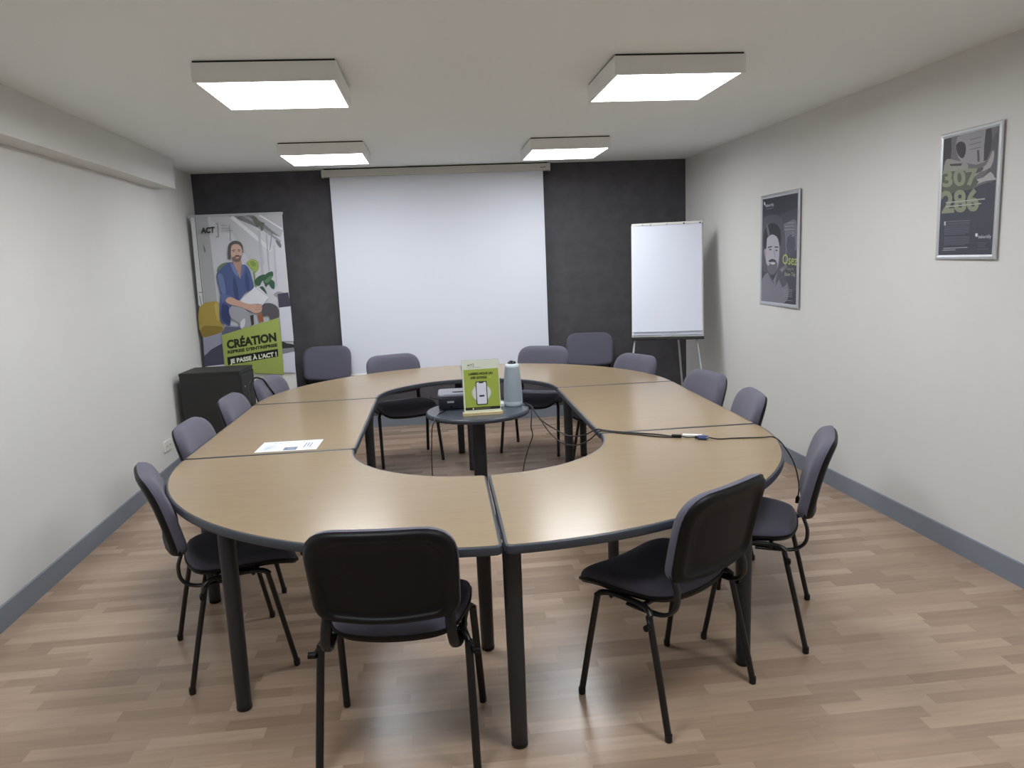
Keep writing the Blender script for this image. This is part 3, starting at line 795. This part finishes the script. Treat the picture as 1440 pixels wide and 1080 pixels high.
# ------------------------------------------------------------------ flip chart
fc = thing('flip_chart', 'flip chart easel with blank white pad in the right back corner', 'flip chart', (2.150, 6.64, 0), -.33)
lean = math.radians(8.5)
def leant(o, z=.86):
    o.location = (0, 0, z); o.rotation_euler = (-lean, 0, 0); return o
leant(MB().box((0, .014, .505), (.635, .014, 1.03), bev=.003).build('board', M['white_plastic'], fc))
pad = MB(); 
for k in range(3): pad.box((-.002, .004 - .0032 * k, .512 + .004 * k), (.618 - .004 * k, .003, 1.0))
leant(pad.build('paper_pad', M['paper'], fc))
# hanging sheet, lower edge lifted slightly
top = []; nx_, nz_ = 2, 14
for j in range(nz_ + 1):
    z = 1.022 - j / nz_ * .975; yo = -.0065 - .010 * (j / nz_) ** 6
    top += [(-.308, yo, z), (0, yo - .001, z), (.306, yo, z + .004)]
sheet = MB().add(top, [(3 * j + i, 3 * j + i + 1, 3 * j + i + 4, 3 * j + i + 3) for j in range(nz_) for i in range(2)], 0, True)
sheet.add([(x, y + .0008, z) for x, y, z in top], [(3 * j + i, 3 * j + i + 3, 3 * j + i + 4, 3 * j + i + 1) for j in range(nz_) for i in range(2)], 0, True)
leant(sheet.build('top_sheet', M['paper'], fc))
leant(MB().box((0, -.002, 1.018), (.625, .020, .022), bev=.003).build('clamp_bar', M['white_plastic'], fc))
for x in (-.215, -.145, .0, .15, .29):
    leant(MB().tube([(x, -.012, 1.012), (x, -.019, 1.012)], .007, 10).build('hook', M['black_metal'] if x in (.15, .29) else M['alu_paint'], fc))
leant(MB().box((0, -.03, -.020), (.64, .075, .014), bev=.003).box((0, -.066, -.012), (.64, .005, .022)).build('pen_tray', M['black_metal'], fc))
for s, x0, x1 in ((-1, -.285, -.40), (1, .255, .37)):
    lg = MB().tube([(x0, .02, .87), (x1, -.22 if s else 0, .012)], .0095, 12).build('leg', M['alu_paint'], fc)
    MB().tube([(x1, -.22, 0), (x1, -.22, .03)], .013, 10).build('foot_cap', M['foot'], lg)
lg = MB().tube([(.09, .065, 1.10), (.09, .068, .90), (.155, .45, .012)], .0095, 12).build('leg', M['alu_paint'], fc)
MB().tube([(.155, .45, 0), (.155, .45, .03)], .013, 10).build('foot_cap', M['foot'], lg)
er = tag(rbox(.085, .034, 0, .022, .01, .005).build('whiteboard_eraser', M['alu_paint']), 'pale eraser lying on the pen tray of the flip chart', 'eraser')
er.location = (2.139, 6.605, .8535); er.rotation_euler = (0, 0, -.33)

# ------------------------------------------------------------------ framed posters on the right wall
def wall_frame(label, y0, y1, z0, z1, fw, quad, draw, grp):
    """frame hung on the right wall; local X runs towards the viewer's right (towards the camera)"""
    yc = (y0 + y1) / 2; w = abs(y1 - y0); h = z1 - z0
    t = thing('framed_poster', label, 'poster', (rx(yc) - .002, yc, (z0 + z1) / 2), -PI / 2 + AR, grp)
    MB().box((0, -.0035, 0), (w - .012, .006, h - .012)).build('back_board', M['gap'], t)
    fr = MB()
    prof = [(0, -.001), (0, -.008), (.004, -.0115), (fw * .6, -.012), (fw, -.009), (fw, -.007)]
    # mitred frame: four sides
    ring = []
    for ins, d in prof:
        a = w / 2 - ins; c = h / 2 - ins
        ring.append([(-a, d, -c), (a, d, -c), (a, d, c), (-a, d, c)])
    vs = [p for q in ring for p in q]
    fs = [(4 * i + k, 4 * i + (k + 1) % 4, 4 * (i + 1) + (k + 1) % 4, 4 * (i + 1) + k) for i in range(len(prof) - 1) for k in range(4)]
    fr.add(vs, fs).build('frame', M['alu'], t)
    a = w / 2 - fw; c = h / 2 - fw
    p = Print(homography(quad, [(-a, c), (a, c), (a, -c), (-a, -c)]), .0001); p.k = 1
    draw(p)
    o = p.build('printed_poster', t); o.location = (0, -.0068, 0)
    return t

def art1(p):
    bgc = (58, 58, 70)
    p.poly([(170, 190), (443, 143), (390, 968), (127, 938)], bgc)
    p.poly([(300, 300), (440, 250), (420, 600), (400, 860), (300, 880), (290, 500)], (72, 72, 84))
    p.poly([(300, 400), (350, 360), (420, 350), (414, 560), (340, 560), (330, 690), (270, 720), (285, 560)], (112, 112, 124), 3)
    p.poly([(345, 470), (400, 460), (395, 590), (340, 600)], (78, 78, 92), 2)
    p.poly([(300, 420), (322, 420), (330, 520), (310, 640), (300, 720), (278, 720), (292, 560)], (134, 134, 146), 2)
    # shirt
    p.poly([(134, 800), (150, 760), (185, 728), (215, 800), (262, 712), (300, 740), (330, 800), (336, 880), (300, 955), (129, 936)], (124, 122, 134), 2)
    p.poly([(262, 708), (300, 735), (330, 800), (290, 840), (268, 780), (240, 830)], (84, 82, 94), 2)
    p.poly([(185, 728), (200, 745), (232, 812), (215, 800)], (96, 94, 106))
    # head
    p.poly([(160, 330), (240, 300), (310, 330), (330, 480), (320, 640), (290, 700), (150, 720), (150, 400)], (84, 82, 94), 2)
    p.poly([(164, 560), (168, 480), (190, 470), (260, 500), (272, 560), (262, 610)], (40, 38, 46), 2)
    p.poly([(176, 520), (186, 480), (210, 452), (250, 440), (276, 480), (282, 540), (276, 620), (262, 690), (236, 738), (205, 740), (184, 700), (174, 640), (170, 580)], (176, 172, 184), 4)
    p.poly([(160, 540), (168, 440), (190, 392), (230, 364), (272, 378), (296, 420), (298, 480), (288, 540), (276, 490), (262, 462), (232, 448), (205, 462), (190, 480), (182, 545), (172, 560)], (34, 32, 40), 3)
    p.poly([(188, 380), (198, 372), (212, 440), (208, 462), (196, 450)], (110, 108, 118), 2)
    p.poly([(164, 560), (176, 556), (176, 616), (166, 606)], (150, 146, 158), 2)
    p.poly([(178, 660), (190, 680), (205, 660), (228, 630), (250, 650), (262, 655), (258, 700), (236, 740), (205, 742), (184, 712)], (104, 100, 110), 2)
    p.poly([(208, 656), (228, 652), (246, 656), (238, 668), (216, 668)], (196, 194, 202), 2)
    p.poly([(196, 640), (226, 628), (252, 640), (250, 652), (226, 644), (202, 652)], (48, 44, 54), 2)
    p.line(194, 544, 226, 536, 9, (52, 48, 58)); p.line(246, 540, 274, 542, 9, (52, 48, 58))
    p.ell(212, 560, 10, 6, (70, 66, 76), 12); p.ell(260, 566, 9, 6, (70, 66, 76), 12)
    p.line(240, 560, 246, 616, 6, (140, 136, 148))
    # wording
    p.text('Osez', 300, 664, 412, 676, 76, (176, 188, 104), .01)
    p.text("l'esprit", 330, 710, 384, 714, 26, (142, 152, 120)); p.text('Baker Tilly', 314, 752, 396, 758, 28, (160, 168, 140), .01)
    for k, (x0, w) in enumerate(((352, 54), (330, 74), (326, 78), (384, 16), (382, 16))): p.line(x0, 366 + 24 * k, x0 + w, 362 + 24 * k, 6, (150, 150, 160))
    for k in range(5): p.line(300, 852 + 13 * k, 368, 856 + 13 * k, 3.5, (140, 140, 152))
    p.line(316, 934, 366, 938, 3.5, (150, 150, 160))
    p.text('bakertilly', 194, 246, 258, 236, 22, (196, 196, 206), .02); p.poly([(181, 206), (191, 212), (191, 236), (181, 228)], (206, 206, 216))
    p.line(198, 262, 252, 252, 4, (130, 130, 142))

def art2(p):
    p.poly([(140, 175), (528, 82), (490, 978), (113, 975)], (68, 71, 84))
    # photograph strip of people at a desk
    p.poly([(140, 176), (527, 84), (513, 455), (400, 490), (340, 520), (134, 520)], (108, 106, 112))
    p.poly([(230, 160), (432, 105), (430, 330), (300, 340), (240, 300)], (148, 146, 152), 2)
    p.poly([(140, 180), (190, 172), (184, 330), (140, 350)], (62, 60, 66), 2)
    p.poly([(222, 220), (250, 192), (285, 205), (292, 260), (272, 306), (238, 280)], (58, 56, 62), 3)
    p.poly([(145, 350), (165, 310), (220, 320), (300, 340), (310, 380), (300, 470), (180, 500), (140, 460)], (146, 146, 142), 2)
    p.poly([(180, 346), (270, 340), (260, 358), (190, 360)], (66, 66, 66))
    p.poly([(432, 112), (470, 100), (470, 250), (420, 330)], (66, 64, 72), 2)
    p.poly([(470, 200), (500, 140), (522, 140), (514, 440), (440, 470), (430, 420), (480, 330)], (90, 88, 96), 2)
    p.poly([(484, 250), (494, 290), (470, 370), (400, 400), (350, 440), (330, 455), (325, 425), (360, 400), (440, 350)], (160, 158, 158), 2)
    p.poly([(350, 460), (420, 440), (470, 400), (500, 440), (512, 455), (430, 465), (360, 490)], (172, 170, 172), 2)
    p.ell(338, 432, 18, 20, (176, 176, 166), 16); p.poly([(300, 410), (370, 380), (420, 370), (400, 400), (320, 425)], (84, 82, 86), 2)
    for k in range(3): p.line(320, 180 + 34 * k, 400, 160 + 34 * k, 8, (122, 120, 128))
    p.line(380, 250, 384, 330, 14, (84, 82, 88))
    p.poly([(134, 400), (300, 390), (390, 470), (340, 520), (130, 560), (128, 520)], (92, 96, 86))
    kc = (138, 144, 122)
    p.text('307', 136, 500, 388, 484, 112, kc, .035)
    p.text('286', 132, 680, 396, 664, 150, kc, .035)
    p.line(160, 612, 434, 588, 9, (166, 168, 160)); p.line(160, 640, 410, 620, 9, (166, 168, 160))
    p.line(160, 742, 332, 738, 5, (116, 118, 130))
    for k in range(4): p.line(152, 752 + 6 * k if k else 752, 330, 748 + 6 * k if k else 748, 2.5, (110, 112, 124))
    for blk, nn in ((778, 7), (850, 7)):
        for k in range(nn): p.line(154, blk + 9 * k, 332 - (30 if k == nn - 1 else 0), blk - 2 + 9 * k, 3, (116, 118, 132))
    p.line(150, 928, 320, 924, 5, (170, 172, 184)); p.line(146, 941, 236, 939, 5, (170, 172, 184)); p.poly([(154, 742), (164, 742), (164, 768), (154, 768)], (196, 196, 204))
    p.poly(round_poly([(374, 828), (392, 828), (390, 852), (376, 850)], 4), (214, 216, 226))
    p.text('bakertilly', 396, 862, 488, 862, 24, (178, 182, 196), .02)
    for k in range(3): p.line(394, 896 + 12 * k, 454 - 4 * k, 896 + 12 * k, 3.5, (100, 104, 118))
    p.line(392, 938, 470, 938, 3.5, (104, 108, 122))

wall_frame('large framed portrait poster on the right wall, nearer the flip chart', 5.84, 5.20, 1.172, 2.015, .028,
           [(170, 190), (443, 143), (390, 968), (127, 938)], art1, 'framed posters on the right wall')
wall_frame('smaller framed poster with big green numerals on the right wall, nearest the viewer', 3.775, 3.340, 1.513, 2.146, .024,
           [(140, 175), (528, 82), (490, 978), (113, 975)], art2, 'framed posters on the right wall')

# ------------------------------------------------------------------ world, camera, view
w = bpy.data.worlds.new('World'); sc.world = w; w.use_nodes = True
w.node_tree.nodes['Background'].inputs[0].default_value = (0, 0, 0, 1)
cam = bpy.data.cameras.new('camera'); co = bpy.data.objects.new('camera', cam); C.objects.link(co)
F = 1069.07
cam.sensor_fit = 'HORIZONTAL'; cam.sensor_width = 36; cam.lens = F / 1440 * 36; cam.clip_start = .02
rr = Vector((0.992537165944296, -0.11465505051604505, -0.0415234103901426)); uu = Vector((0.05928205414262836, 0.1561142431217726, 0.9859584074144032)); ff = Vector((0.10656272, 0.98106196, -0.16174618))
m4 = Matrix.Identity(4)
for i in range(3): m4[i][0] = rr[i]; m4[i][1] = uu[i]; m4[i][2] = -ff[i]
m4.translation = (0, 0, 1.609)
co.matrix_world = m4
sc.camera = co
vs = sc.view_settings
sc.display_settings.display_device = 'sRGB'
vs.view_transform = 'Standard'; vs.look = 'None'; vs.exposure = 0.55; vs.gamma = 1.0; vs.use_curve_mapping = False
